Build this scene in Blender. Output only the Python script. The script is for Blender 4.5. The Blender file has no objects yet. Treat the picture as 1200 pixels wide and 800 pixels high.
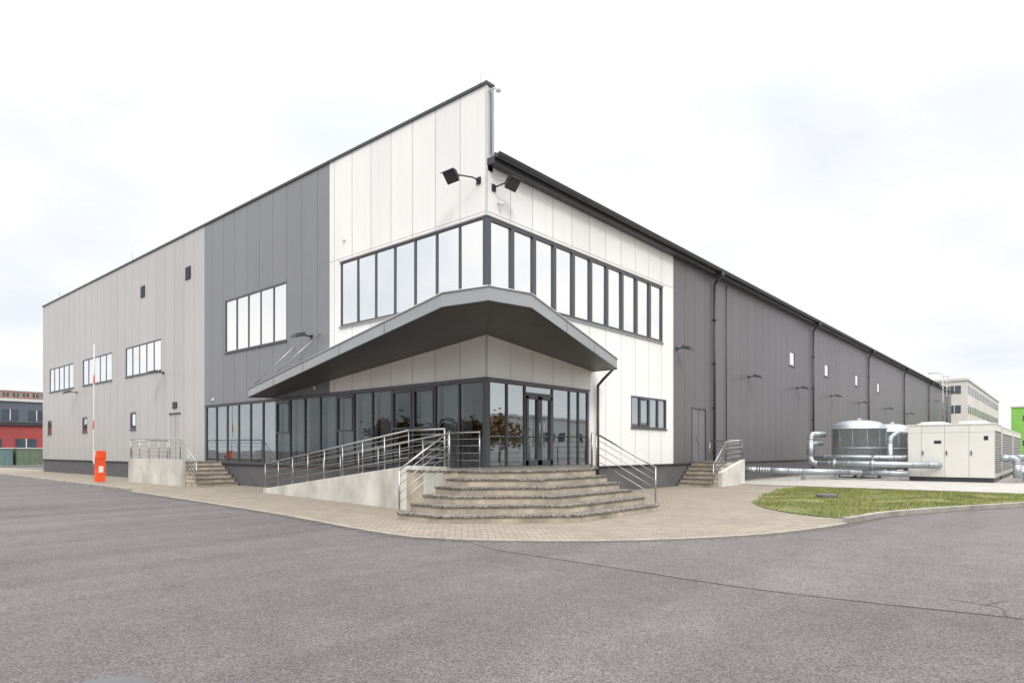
import bpy, math, random
from mathutils import Vector
random.seed(7)
scene = bpy.context.scene

# ---------------------------------------------------------------- materials
class NT:
    def __init__(s, mat):
        s.t = mat.node_tree; s.n = s.t.nodes; s.l = s.t.links
    def new(s, typ, **kw):
        n = s.n.new(typ)
        for k, v in kw.items(): setattr(n, k, v)
        return n
    def link(s, a, b): s.l.new(a, b)
    def val(s, inp, v):
        if hasattr(v, 'is_output'): s.l.new(v, inp)
        else: inp.default_value = v
    def math(s, op, a, b=0.0, c=0.0, clamp=False):
        n = s.new('ShaderNodeMath', operation=op); n.use_clamp = clamp
        s.val(n.inputs[0], a); s.val(n.inputs[1], b); s.val(n.inputs[2], c)
        return n.outputs[0]
    def mix(s, f, a, b, mode='MIX'):
        n = s.new('ShaderNodeMix', data_type='RGBA', blend_type=mode)
        s.val(n.inputs[0], f); s.val(n.inputs[6], a); s.val(n.inputs[7], b)
        return n.outputs[2]
    def coord(s, scale=(1, 1, 1), rot=(0, 0, 0)):
        tc = s.new('ShaderNodeTexCoord'); m = s.new('ShaderNodeMapping')
        m.inputs['Scale'].default_value = scale; m.inputs['Rotation'].default_value = rot
        s.link(tc.outputs['Object'], m.inputs[0]); return m.outputs[0]
    def noise(s, vec, scale, detail=4, rough=0.55):
        n = s.new('ShaderNodeTexNoise'); n.inputs['Scale'].default_value = scale
        n.inputs['Detail'].default_value = detail; n.inputs['Roughness'].default_value = rough
        s.link(vec, n.inputs['Vector']); return n.outputs['Fac']
    def ramp(s, f, lo, hi, a=0.0, b=1.0):
        n = s.new('ShaderNodeMapRange'); n.clamp = True
        s.val(n.inputs[0], f); n.inputs[1].default_value = lo; n.inputs[2].default_value = hi
        n.inputs[3].default_value = a; n.inputs[4].default_value = b
        return n.outputs[0]
    def bump(s, h, dist, strength=1.0):
        n = s.new('ShaderNodeBump'); n.inputs['Distance'].default_value = dist
        n.inputs['Strength'].default_value = strength
        s.link(h, n.inputs['Height']); return n.outputs[0]

def c4(c): return (c[0], c[1], c[2], 1.0)
def sc(c, f): return (c[0]*f, c[1]*f, c[2]*f, 1.0)

def base(name):
    m = bpy.data.materials.new(name); m.use_nodes = True
    t = NT(m); return m, t, t.n['Principled BSDF']

def mat(name, col, rough=0.6, metal=0.0, var=0.15, nscale=3.0, bump=0.0, bscale=40, stretch=(1, 1, 1)):
    m, t, p = base(name)
    v = t.coord(stretch)
    n = t.noise(v, nscale, 4, 0.6)
    t.link(t.mix(t.ramp(n, 0.3, 0.7), sc(col, 1-var), sc(col, 1+var*0.6)), p.inputs['Base Color'])
    p.inputs['Roughness'].default_value = rough; p.inputs['Metallic'].default_value = metal
    if bump: t.link(t.bump(t.noise(v, bscale, 3), bump), p.inputs['Normal'])
    return m

def panel_mat(name, col, axis, module, offset=0.0, rough=0.42, hz=(), var=0.025, lines=0.5):
    """metal sandwich panel cladding, vertical joints every `module` metres."""
    m, t, p = base(name)
    tc = t.new('ShaderNodeTexCoord'); sep = t.new('ShaderNodeSeparateXYZ')
    t.link(tc.outputs['Object'], sep.inputs[0])
    a = sep.outputs[axis]; z = sep.outputs[2]
    q = t.math('DIVIDE', t.math('SUBTRACT', a, offset), module)
    f = t.math('FRACT', q)
    d = t.math('MULTIPLY', t.math('MINIMUM', f, t.math('SUBTRACT', 1.0, f)), module)
    line = t.ramp(d, 0.006, 0.018, 1, 0)
    for h in hz:
        dz = t.math('ABSOLUTE', t.math('SUBTRACT', z, h))
        line = t.math('MAXIMUM', line, t.ramp(dz, 0.006, 0.018, 1, 0))
    wn = t.new('ShaderNodeTexWhiteNoise', noise_dimensions='1D')
    t.link(t.math('FLOOR', q), wn.inputs['W'])
    pv = t.ramp(wn.outputs['Value'], 0, 1, 1-var, 1+var)
    big = t.ramp(t.noise(t.coord((0.25, 0.25, 0.12)), 1.0, 2), 0.3, 0.7, 0.95, 1.04)
    streak = t.ramp(t.noise(t.coord((5, 5, 0.25)), 1.0, 4, 0.65), 0.5, 0.8, 1.0, 0.93)
    k = t.math('MULTIPLY', t.math('MULTIPLY', pv, big), streak)
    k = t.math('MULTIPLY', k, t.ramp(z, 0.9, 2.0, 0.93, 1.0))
    comb = t.new('ShaderNodeCombineColor')
    for i in range(3): t.link(t.math('MULTIPLY', k, col[i]), comb.inputs[i])
    t.link(t.mix(t.math('MULTIPLY', line, lines), comb.outputs[0], sc(col, 0.25)), p.inputs['Base Color'])
    p.inputs['Roughness'].default_value = rough
    oc = t.noise(t.coord((0.9, 0.9, 0.35)), 1.0, 1)
    h = t.math('ADD', t.math('MULTIPLY', line, -1.0), t.math('MULTIPLY', oc, 0.7))
    t.link(t.bump(h, 0.015), p.inputs['Normal'])
    return m

M = {}
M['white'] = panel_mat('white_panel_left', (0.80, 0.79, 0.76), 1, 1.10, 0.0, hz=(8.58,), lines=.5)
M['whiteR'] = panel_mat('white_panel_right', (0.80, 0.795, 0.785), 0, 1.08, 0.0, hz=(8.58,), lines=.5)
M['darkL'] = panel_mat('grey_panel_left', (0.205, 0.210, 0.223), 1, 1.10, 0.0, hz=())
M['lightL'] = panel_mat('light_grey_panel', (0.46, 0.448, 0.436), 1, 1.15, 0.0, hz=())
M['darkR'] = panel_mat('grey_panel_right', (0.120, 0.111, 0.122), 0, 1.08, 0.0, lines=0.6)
M['plinth'] = mat('plinth_render', (0.105, 0.102, 0.107), 0.85, var=0.2, nscale=1.2, bump=0.004)
M['trim'] = mat('dark_trim', (0.042, 0.042, 0.045), 0.4, var=0.1)
M['frame'] = mat('window_frame', (0.068, 0.071, 0.080), 0.35, var=0.08)
M['ltrim'] = mat('light_trim', (0.55, 0.55, 0.54), 0.4, var=0.05)
M['roof'] = mat('roof_membrane', (0.2, 0.2, 0.21), 0.8)
M['fascia'] = mat('canopy_fascia_metal', (0.35, 0.36, 0.37), 0.38, 0.35, var=0.06, nscale=0.8)
M['steel'] = mat('stainless_steel', (0.42, 0.41, 0.40), 0.32, 0.9, var=0.1, nscale=6)
M['galv'] = mat('insulation_cladding_metal', (0.40, 0.43, 0.45), 0.45, 0.65, var=0.15, nscale=1.5, bump=0.004, bscale=1.5)
M['black'] = mat('black_plastic', (0.02, 0.02, 0.022), 0.45)
M['red'] = mat('orange_red_paint', (0.80, 0.09, 0.02), 0.4, var=0.1)
M['wpaint'] = mat('white_enamel', (0.72, 0.72, 0.70), 0.4, var=0.05)
M['unit'] = mat('unit_enamel', (0.68, 0.67, 0.63), 0.45, var=0.05, nscale=1)
M['concrete'] = mat('concrete', (0.36, 0.34, 0.31), 0.85, var=0.22, nscale=1.6, bump=0.006, bscale=60)
M['ramp'] = mat('ramp_render', (0.56, 0.54, 0.49), 0.85, var=0.35, nscale=0.9, bump=0.004, bscale=50, stretch=(1, 1, .6))
M['riser'] = mat('stair_riser', (0.42, 0.365, 0.29), 0.85, var=0.45, nscale=1.7, bump=0.006, bscale=60)
M['kerb'] = mat('kerb_concrete', (0.30, 0.28, 0.255), 0.9, var=0.3, nscale=2.5, bump=0.006, bscale=60)
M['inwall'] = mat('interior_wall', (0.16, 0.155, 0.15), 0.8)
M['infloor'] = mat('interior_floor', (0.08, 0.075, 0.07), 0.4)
M['blind'] = mat('window_blind', (0.30, 0.30, 0.305), 0.8, var=0.1)
M['doorR'] = mat('door_grey', (0.15, 0.142, 0.155), 0.4, var=0.06)
M['doorL'] = mat('door_light_grey', (0.43, 0.42, 0.405), 0.4, var=0.06)

m, t, p = base('aggregate_tread')
v = t.coord()
vo = t.new('ShaderNodeTexVoronoi'); vo.inputs['Scale'].default_value = 38; t.link(v, vo.inputs[0])
sepc = t.new('ShaderNodeSeparateColor'); t.link(vo.outputs['Color'], sepc.inputs[0])
col = t.mix(t.ramp(sepc.outputs[0], 0.2, 0.9), (0.045, 0.04, 0.037, 1), (0.34, 0.30, 0.26, 1))
col = t.mix(t.ramp(t.noise(v, 1.5, 5), 0.4, 0.7, 0, 0.5), col, (0.10, 0.09, 0.08, 1))
t.link(col, p.inputs['Base Color']); p.inputs['Roughness'].default_value = 0.8
t.link(t.bump(vo.outputs['Distance'], 0.008), p.inputs['Normal'])
M['tread'] = m

m, t, p = base('canopy_soffit_panels')
v = t.coord((1, 1, 1), (0, 0, math.radians(45)))
br = t.new('ShaderNodeTexBrick'); br.inputs['Scale'].default_value = 1.0
br.inputs['Brick Width'].default_value = 2.2; br.inputs['Row Height'].default_value = 0.9
br.inputs['Mortar Size'].default_value = 0.012; br.offset = 0.0
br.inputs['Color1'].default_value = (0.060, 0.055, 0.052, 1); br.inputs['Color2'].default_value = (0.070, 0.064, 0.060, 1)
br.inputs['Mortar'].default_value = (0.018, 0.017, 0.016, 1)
t.link(v, br.inputs['Vector']); t.link(br.outputs['Color'], p.inputs['Base Color'])
p.inputs['Roughness'].default_value = 0.45
M['soffit'] = m

def coated(name, tint, rough=0.015, wav=0.004):
    m, t, p = base(name)
    p.inputs['Base Color'].default_value = c4(tint); p.inputs['Metallic'].default_value = 1.0
    p.inputs['Roughness'].default_value = rough
    t.link(t.bump(t.noise(t.coord(), 0.8, 1), wav), p.inputs['Normal'])
    return m
M['mirror'] = coated('coated_glass', (0.92, 0.92, 0.915))
def seeglass(name, k, add, tint):
    m = bpy.data.materials.new(name); m.use_nodes = True
    t = NT(m); t.n.clear()
    out = t.new('ShaderNodeOutputMaterial'); mx = t.new('ShaderNodeMixShader')
    tr = t.new('ShaderNodeBsdfTransparent'); tr.inputs[0].default_value = tint
    gl = t.new('ShaderNodeBsdfGlossy'); gl.inputs['Roughness'].default_value = 0.01; gl.inputs[0].default_value = (0.88, 0.95, 0.97, 1)
    nb = t.bump(t.noise(t.coord(), 0.7, 1), 0.004); t.link(nb, gl.inputs['Normal'])
    fr = t.new('ShaderNodeFresnel'); fr.inputs[0].default_value = 1.5
    t.link(t.math('ADD', t.math('MULTIPLY', fr.outputs[0], k), add, clamp=True), mx.inputs[0])
    t.link(tr.outputs[0], mx.inputs[1]); t.link(gl.outputs[0], mx.inputs[2]); t.link(mx.outputs[0], out.inputs[0])
    return m
M['glass'] = seeglass('tinted_glass', 0.8, 0.06, (0.60, 0.64, 0.65, 1))
M['glassM'] = seeglass('lobby_glass', 1.0, 0.32, (0.60, 0.64, 0.64, 1))
M['glassR'] = seeglass('reflective_tinted_glass', 1.0, 0.42, (0.35, 0.40, 0.40, 1))

def asphalt(name, c, seedoff, cracks):
    m, t, p = base(name)
    v = t.coord((1, 1, 1), (0, 0, seedoff))
    fine = t.noise(v, 55, 3, 0.7)
    vo = t.new('ShaderNodeTexVoronoi'); vo.inputs['Scale'].default_value = 75; t.link(v, vo.inputs[0])
    sp = t.new('ShaderNodeSeparateColor'); t.link(vo.outputs['Color'], sp.inputs[0])
    k = t.ramp(fine, 0.3, 0.7, 0.60, 1.36)
    k = t.math('MULTIPLY', k, t.ramp(sp.outputs[0], 0.0, 1.0, 0.55, 1.50))
    k = t.math('MULTIPLY', k, t.ramp(t.noise(v, 0.22, 5, 0.6), 0.3, 0.7, 0.82, 1.15))
    k = t.math('MULTIPLY', k, t.ramp(t.noise(v, 2.2, 5, 0.65), 0.3, 0.7, 0.89, 1.10))
    wv = t.noise(t.coord((0.04, 0.8, 1), (0, 0, math.radians(-62))), 1.0, 3, 0.5)
    k = t.math('MULTIPLY', k, t.ramp(wv, 0.35, 0.65, 0.86, 1.09))
    k = t.math('MULTIPLY', k, t.ramp(t.noise(v, 0.9, 3, 0.5), 0.66, 0.76, 1.0, 0.82))
    nz = t.new('ShaderNodeTexNoise'); nz.inputs['Scale'].default_value = 1.3; nz.inputs['Detail'].default_value = 5; t.link(v, nz.inputs[0])
    add = t.new('ShaderNodeVectorMath', operation='ADD'); t.link(v, add.inputs[0]); t.link(nz.outputs['Color'], add.inputs[1])
    cr = t.new('ShaderNodeTexVoronoi', feature='DISTANCE_TO_EDGE'); cr.inputs['Scale'].default_value = 0.28; t.link(add.outputs[0], cr.inputs[0])
    crack = t.math('MULTIPLY', t.ramp(cr.outputs['Distance'], 0.001, 0.004, 1, 0), t.ramp(t.noise(v, 0.15, 2), 0.52, 0.62, 0, cracks))
    k = t.math('MULTIPLY', k, t.math('SUBTRACT', 1.0, crack))
    comb = t.new('ShaderNodeCombineColor')
    for i in range(3): t.link(t.math('MULTIPLY', k, c[i]), comb.inputs[i])
    t.link(comb.outputs[0], p.inputs['Base Color'])
    p.inputs['Roughness'].default_value = 0.9
    t.link(t.bump(t.math('ADD', fine, vo.outputs['Distance']), 0.010), p.inputs['Normal'])
    return m
M['asphalt'] = asphalt('asphalt', (0.124, 0.110, 0.109), 0.3, 0.10)
M['asphalt2'] = asphalt('asphalt_newer', (0.138, 0.124, 0.120), 1.3, 0.30)
M['tar'] = mat('cracked_asphalt', (0.088, 0.079, 0.077), 0.9, var=.4, nscale=8)

m, t, p = base('concrete_pavers')
v = t.coord((1, 1, 1), (0, 0, math.radians(45)))
br = t.new('ShaderNodeTexBrick'); br.inputs['Scale'].default_value = 1.0
br.inputs['Brick Width'].default_value = 0.24; br.inputs['Row Height'].default_value = 0.12
br.inputs['Mortar Size'].default_value = 0.009
br.inputs['Color1'].default_value = (0.315, 0.268, 0.205, 1); br.inputs['Color2'].default_value = (0.225, 0.192, 0.150, 1)
br.inputs['Mortar'].default_value = (0.075, 0.064, 0.050, 1); t.link(v, br.inputs['Vector'])
cc = t.mix(t.ramp(t.noise(v, 0.7, 5, .65), 0.35, 0.7, 0, 0.6), br.outputs['Color'], (0.165, 0.145, 0.118, 1))
cc = t.mix(t.ramp(t.noise(v, 5, 4), 0.6, 0.75, 0, 0.3), cc, (0.38, 0.33, 0.25, 1))
t.link(cc, p.inputs['Base Color']); p.inputs['Roughness'].default_value = 0.9
t.link(t.bump(br.outputs['Fac'], 0.008, -1), p.inputs['Normal'])
M['paver'] = m

m, t, p = base('edge_grit')
v = t.coord()
cc = t.mix(t.ramp(t.noise(v, 30, 4, .7), 0.4, 0.65), (0.05, 0.043, 0.034, 1), (0.17, 0.145, 0.11, 1))
t.link(cc, p.inputs['Base Color']); p.inputs['Roughness'].default_value = 0.95
M['grit'] = m

m, t, p = base('lawn_soil')
v = t.coord()
cc = t.mix(t.ramp(t.noise(v, 0.9, 5), 0.35, 0.65), (0.085, 0.11, 0.024, 1), (0.19, 0.175, 0.055, 1))
cc = t.mix(t.ramp(t.noise(v, 14, 4), 0.5, 0.8, 0, 0.6), cc, (0.12, 0.095, 0.05, 1))
t.link(cc, p.inputs['Base Color']); p.inputs['Roughness'].default_value = 0.95
t.link(t.bump(t.noise(v, 25, 4), 0.03), p.inputs['Normal'])
M['lawn'] = m
M['blade'] = mat('grass_blade', (0.155, 0.21, 0.035), 0.7, var=0.5, nscale=1.0)
M['blade2'] = mat('dry_grass_blade', (0.27, 0.24, 0.09), 0.7, var=0.4, nscale=1.0)
M['leafA'] = mat('autumn_leaf', (0.16, 0.09, 0.03), 0.8, var=0.5, nscale=0.6)
M['leafB'] = mat('green_leaf', (0.06, 0.08, 0.025), 0.8, var=0.5, nscale=0.6)
M['bark'] = mat('bark', (0.08, 0.06, 0.045), 0.9)

# ---------------------------------------------------------------- mesh builder
class MB:
    def __init__(s): s.v = []; s.f = []; s.mi = []; s.mats = []; s.sm = []
    def m(s, key):
        if key not in s.mats: s.mats.append(key)
        return s.mats.index(key)
    def face(s, pts, key, smooth=False):
        i = len(s.v); s.v += [tuple(q) for q in pts]
        s.f.append(tuple(range(i, i+len(pts)))); s.mi.append(s.m(key)); s.sm.append(smooth)
    def box(s, x0, x1, y0, y1, z0, z1, key):
        x0, x1 = min(x0, x1), max(x0, x1); y0, y1 = min(y0, y1), max(y0, y1); z0, z1 = min(z0, z1), max(z0, z1)
        i = len(s.v)
        s.v += [(x0,y0,z0),(x1,y0,z0),(x1,y1,z0),(x0,y1,z0),(x0,y0,z1),(x1,y0,z1),(x1,y1,z1),(x0,y1,z1)]
        for f in ((0,3,2,1),(4,5,6,7),(0,1,5,4),(1,2,6,5),(2,3,7,6),(3,0,4,7)):
            s.f.append(tuple(i+k for k in f)); s.mi.append(s.m(key)); s.sm.append(False)
    def prism(s, poly, z0, z1, key, top=None):
        n = len(poly); i = len(s.v)
        zz0 = z0 if isinstance(z0, (list, tuple)) else [z0]*n
        zz1 = z1 if isinstance(z1, (list, tuple)) else [z1]*n
        s.v += [(p[0], p[1], z) for p, z in zip(poly, zz0)] + [(p[0], p[1], z) for p, z in zip(poly, zz1)]
        s.f.append(tuple(i+n+k for k in range(n))); s.mi.append(s.m(top or key)); s.sm.append(False)
        s.f.append(tuple(i+n-1-k for k in range(n))); s.mi.append(s.m(key)); s.sm.append(False)
        for k in range(n):
            j = (k+1) % n
            s.f.append((i+k, i+j, i+n+j, i+n+k)); s.mi.append(s.m(key)); s.sm.append(False)
    def tube(s, p, q, r, key, n=10, r2=None, cap=True):
        p = Vector(p); q = Vector(q); d = (q-p)
        if d.length < 1e-6: return
        d.normalize(); a = d.orthogonal().normalized(); b = d.cross(a); r2 = r if r2 is None else r2
        i = len(s.v)
        for P_, R in ((p, r), (q, r2)):
            for k in range(n):
                an = 2*math.pi*k/n; s.v.append(tuple(P_ + a*math.cos(an)*R + b*math.sin(an)*R))
        for k in range(n):
            j = (k+1) % n
            s.f.append((i+k, i+j, i+n+j, i+n+k)); s.mi.append(s.m(key)); s.sm.append(True)
        if cap:
            s.f.append(tuple(i+n-1-k for k in range(n))); s.mi.append(s.m(key)); s.sm.append(False)
            s.f.append(tuple(i+n+k for k in range(n))); s.mi.append(s.m(key)); s.sm.append(False)
    def path(s, pts, r, key, n=10):
        for a, b in zip(pts[:-1], pts[1:]): s.tube(a, b, r, key, n)
        for a in pts[1:-1]: s.ball(a, r*1.0, key)
    def ball(s, c, r, key, n=10, m=6, sz=1.0):
        i = len(s.v)
        for a in range(m+1):
            th = math.pi*a/m
            for b in range(n):
                ph = 2*math.pi*b/n
                s.v.append((c[0]+r*math.sin(th)*math.cos(ph), c[1]+r*math.sin(th)*math.sin(ph), c[2]+sz*r*math.cos(th)))
        for a in range(m):
            for b in range(n):
                j = (b+1) % n
                s.f.append((i+a*n+b, i+(a+1)*n+b, i+(a+1)*n+j, i+a*n+j)); s.mi.append(s.m(key)); s.sm.append(True)
    def lathe(s, cx, cy, prof, key, n=40, smooth=True):
        i = len(s.v)
        for r, z in prof:
            for b in range(n):
                ph = 2*math.pi*b/n; s.v.append((cx+r*math.cos(ph), cy+r*math.sin(ph), z))
        for a in range(len(prof)-1):
            for b in range(n):
                j = (b+1) % n
                s.f.append((i+a*n+b, i+a*n+j, i+(a+1)*n+j, i+(a+1)*n+b)); s.mi.append(s.m(key)); s.sm.append(smooth)
    def obj(s, name, parent=None, bevel=0):
        me = bpy.data.meshes.new(name); me.from_pydata(s.v, [], s.f)
        for k in s.mats: me.materials.append(M[k])
        me.polygons.foreach_set('material_index', s.mi); me.polygons.foreach_set('use_smooth', s.sm)
        me.update()
        o = bpy.data.objects.new(name, me); scene.collection.objects.link(o)
        if parent: o.parent = parent
        if bevel:
            b = o.modifiers.new('b', 'BEVEL'); b.width = bevel; b.segments = 2; b.limit_method = 'ANGLE'
        return o
def empty(name):
    o = bpy.data.objects.new(name, None); scene.collection.objects.link(o); return o

# facade frames: 'L' is the plane x=0 (runs along +Y), 'R' the plane y=0 (runs along +X)
def P(side, a, o, z): return (-o, a, z) if side == 'L' else (a, -o, z)
def fbox(mb, side, a0, a1, o0, o1, z0, z1, key):
    p = P(side, a0, o0, z0); q = P(side, a1, o1, z1); mb.box(p[0], q[0], p[1], q[1], p[2], q[2], key)
def outward(side, pts): return pts[::-1] if side == 'L' else pts
def fquad(mb, side, a0, a1, o, z0, z1, key):
    mb.face(outward(side, [P(side, a0, o, z0), P(side, a1, o, z0), P(side, a1, o, z1), P(side, a0, o, z1)]), key)
def wall(mb, side, a0, a1, z0, z1, ops, key):
    As = {a0, a1}; Zs = {z0, z1}
    for (b0, b1, y0, y1) in ops:
        for b in (b0, b1):
            if a0 < b < a1: As.add(b)
        for y in (y0, y1):
            if z0 < y < z1: Zs.add(y)
    As = sorted(As); Zs = sorted(Zs)
    for i in range(len(As)-1):
        for j in range(len(Zs)-1):
            ca = (As[i]+As[i+1])/2; cz = (Zs[j]+Zs[j+1])/2
            if any(b0 < ca < b1 and y0 < cz < y1 for (b0, b1, y0, y1) in ops): continue
            fquad(mb, side, As[i], As[i+1], 0, Zs[j], Zs[j+1], key)

# ================================================================= BUILDING
B = empty('industrial_building')
LEN_L, LEN_R, ZP, ZE = 45.3, 101.0, 12.3, 10.1
opsL = [(0.1, 7.3, 6.1, 8.45), (11.0, 16.3, 6.0, 8.4), (23.5, 28.6, 5.8, 7.5), (30.8, 36.2, 5.8, 7.5), (38.1, 43.6, 5.8, 7.5),
        (0.1, 18.3, 1.0, 3.66), (21.0, 22.5, 1.0, 3.45),
        (27.0, 27.9, 2.75, 3.75), (35.3, 36.3, 2.75, 3.75), (43.1, 44.1, 2.75, 3.75)]
opsR = [(0.1, 10.9, 6.1, 8.45), (0.1, 5.36, 1.0, 3.66), (8.3, 11.25, 2.45, 3.72), (13.75, 15.2, 1.07, 3.5),
        (27.4, 28.4, 6.8, 7.7), (35.0, 36.0, 6.8, 7.7), (43.7, 44.7, 6.8, 7.7), (51.7, 52.7, 6.8, 7.7)]
w = MB()
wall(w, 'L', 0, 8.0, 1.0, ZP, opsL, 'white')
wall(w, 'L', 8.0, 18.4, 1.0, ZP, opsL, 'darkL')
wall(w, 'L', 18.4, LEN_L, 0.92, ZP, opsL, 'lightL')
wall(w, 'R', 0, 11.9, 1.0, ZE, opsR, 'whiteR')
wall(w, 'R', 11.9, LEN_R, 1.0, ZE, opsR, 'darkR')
w.face([(0, LEN_L, 0), (LEN_R, LEN_L, 0), (LEN_R, LEN_L, ZE), (0, LEN_L, ZE)], 'lightL')
w.face([(LEN_R, 0, 0), (LEN_R, LEN_L, 0), (LEN_R, LEN_L, ZE), (LEN_R, LEN_L/2, ZE+1.6), (LEN_R, 0, ZE)], 'darkR')
w.obj('cladding_walls', B)
pl = MB()
fbox(pl, 'L', 0.03, LEN_L-.02, -0.3, -0.03, -0.2, 0.995, 'plinth')
fbox(pl, 'R', 0.03, LEN_R-.02, -0.3, -0.03, -0.2, 0.995, 'plinth')
pl.obj('plinth', B)
tr = MB()
fbox(tr, 'L', 18.42, LEN_L, 0.0, 0.03, 0.89, 0.94, 'trim')
fbox(tr, 'L', -0.04, 18.40, 0.0, 0.035, 0.95, 0.999, 'trim')
fbox(tr, 'R', 0.0, LEN_R, 0.0, 0.035, 0.95, 0.999, 'trim')
tr.box(0.01, 0.28, 0.0, LEN_L-.01, ZE-0.3, ZP-0.003, 'white')
tr.box(-0.05, 0.33, -0.05, LEN_L+.05, ZP, ZP+0.09, 'trim')
tr.box(-0.012, 0.05, -0.012, 0.04, 3.73, 6.04, 'ltrim')
tr.box(-0.012, 0.05, -0.012, 0.04, 8.51, ZP-.002, 'ltrim')
tr.box(0.16, 0.31, -0.02, 0.02, ZE+.2, ZP-.002, 'fascia')
fbox(tr, 'L', LEN_L-.05, LEN_L+.01, 0.0, 0.012, 0.95, ZP-.004, 'ltrim')
for s_, a1 in (('L', 7.35), ('R', 10.95)):
    fbox(tr, s_, 0.0, a1, 0.0, 0.05, 8.46, 8.50, 'ltrim')
    fbox(tr, s_, 0.0, a1, 0.0, 0.06, 6.045, 6.085, 'fascia')
for k in range(7):
    y = 0.4+6.9*k
    tr.tube((0.15, y, ZP), (0.15, y, ZP+(1.15 if k % 2 == 0 else 0.5)), 0.009, 'steel', 5)
tr.obj('trims', B)
rf = MB()
rf.face([(0.28, -0.25, ZE+.05), (LEN_R+.2, -0.25, ZE+.05), (LEN_R+.2, LEN_L/2, ZE+1.7), (0.28, LEN_L/2, ZE+1.7)], 'roof')
rf.face([(0.28, LEN_L+.2, ZE+.05), (LEN_R+.2, LEN_L+.2, ZE+.05), (LEN_R+.2, LEN_L/2, ZE+1.7), (0.28, LEN_L/2, ZE+1.7)], 'roof')
rf.box(0.02, LEN_R+.2, -0.30, -0.002, ZE-0.16, ZE+0.03, 'trim')
n = 8
for k in range(n):
    a0 = math.pi+math.pi*k/n; a1 = math.pi+math.pi*(k+1)/n
    r = 0.11; cy = -0.42; cz = ZE+0.06
    rf.face([(-0.02, cy+r*math.cos(a0), cz+r*math.sin(a0)), (-0.02, cy+r*math.cos(a1), cz+r*math.sin(a1)),
             (LEN_R+.2, cy+r*math.cos(a1), cz+r*math.sin(a1)), (LEN_R+.2, cy+r*math.cos(a0), cz+r*math.sin(a0))], 'trim', True)
rf.face([(-0.02, cy+r*math.cos(math.pi+math.pi*k/n), cz+r*math.sin(math.pi+math.pi*k/n)) for k in range(n+1)], 'trim')
rf.box(0.0, LEN_R+.2, -0.33, -0.305, ZE-0.05, ZE+0.12, 'trim')
rf.tube((-0.02, -.53, ZE+.07), (LEN_R+.2, -.53, ZE+.07), 0.018, 'trim', 6)
x = 1.0
while x < LEN_R:
    rf.box(x-.015, x+.015, -0.53, -0.3, ZE+0.07, ZE+0.09, 'trim'); x += 1.6
rf.obj('roof_and_gutter', B)

def window(mb, side, a0, a1, z0, z1, cols, glass, fw=0.07, mw=0.07, rev=0.10, proud=0.0):
    for (b0, b1, c0, c1) in ((a0, a0, z0, z1), (a1, a1, z0, z1)):
        mb.face([P(side, b0, 0, c0), P(side, b0, -rev-.06, c0), P(side, b0, -rev-.06, c1), P(side, b0, 0, c1)], 'frame')
    for c in (z0, z1):
        mb.face([P(side, a0, 0, c), P(side, a1, 0, c), P(side, a1, -rev-.06, c), P(side, a0, -rev-.06, c)], 'frame')
    o0, o1 = -rev-.05, (-0.02 if rev > .06 else -.005)+proud
    e = 0.002
    fbox(mb, side, a0+e, a1-e, o0, o1, z0+e, z0+fw, 'frame')
    fbox(mb, side, a0+e, a1-e, o0, o1, z1-fw, z1-e, 'frame')
    edges = cols if isinstance(cols, (list, tuple)) else [a0+(a1-a0)*i/cols for i in range(cols+1)]
    for i, a in enumerate(edges):
        if i == 0: l, r = a0+e, a0+fw
        elif i == len(edges)-1: l, r = a1-fw, a1-e
        else: l, r = a-mw/2, a+mw/2
        fbox(mb, side, l, r, o0+.003, o1-.003, z0+fw, z1-fw, 'frame')
    for i in range(len(edges)-1):
        j = [random.uniform(-.004, .004) for _ in range(4)]
        g = glass[i] if isinstance(glass, list) else glass
        mb.face(outward(side, [P(side, edges[i]+.01, -rev+j[0], z0+.02), P(side, edges[i+1]-.01, -rev+j[1], z0+.02),
                 P(side, edges[i+1]-.01, -rev+j[2], z1-.02), P(side, edges[i]+.01, -rev+j[3], z1-.02)]), g)
    fbox(mb, side, a0-.04, a1+.04, 0.001, 0.05, z0-.035, z0-.002, 'frame')

wi = MB()
window(wi, 'L', 0.1, 7.3, 6.1, 8.45, 7, 'mirror', fw=.06, mw=.085, rev=.035)
window(wi, 'R', 0.1, 10.9, 6.1, 8.45, 10, 'mirror', fw=.09, mw=.15, rev=.05, proud=.02)
window(wi, 'L', 11.0, 16.3, 6.0, 8.4, 5, 'mirror', fw=.07, mw=.06, rev=.035)
for a0, a1 in ((23.5, 28.6), (30.8, 36.2), (38.1, 43.6)):
    window(wi, 'L', a0, a1, 5.8, 7.5, 5, 'mirror', fw=.07, mw=.06, rev=.03)
for a0, a1 in ((27.0, 27.9), (35.3, 36.3), (43.1, 44.1)):
    window(wi, 'L', a0, a1, 2.75, 3.75, 1, 'mirror', fw=.12, rev=.05)
for a0 in (27.4, 35.0, 43.7, 51.7):
    window(wi, 'R', a0, a0+1.0, 6.8, 7.7, 1, 'mirror', fw=.07, rev=.03)
window(wi, 'R', 8.3, 11.25, 2.45, 3.72, 4, 'glassR', fw=.07, mw=.09, rev=.05, proud=.01)
fbox(wi, 'R', 9.15, 9.70, -0.04, 0.02, 2.53, 2.58, 'frame'); fbox(wi, 'R', 9.15, 9.70, -.04, .02, 3.58, 3.64, 'frame')
wi.box(-0.01, 0.10, -0.01, 0.10, 6.09, 8.455, 'frame')
wi.box(-0.01, 0.10, -0.01, 0.10, 1.0, 3.69, 'frame')
fbox(wi, 'L', 0.0, 18.35, 0.001, .03, 3.665, 3.72, 'frame')
fbox(wi, 'R', 0.0, 5.40, 0.001, .03, 3.665, 3.72, 'frame')
wi.obj('windows', B)
gf = MB()
eL = [0.1+18.2*i/17 for i in range(18)]
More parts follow.
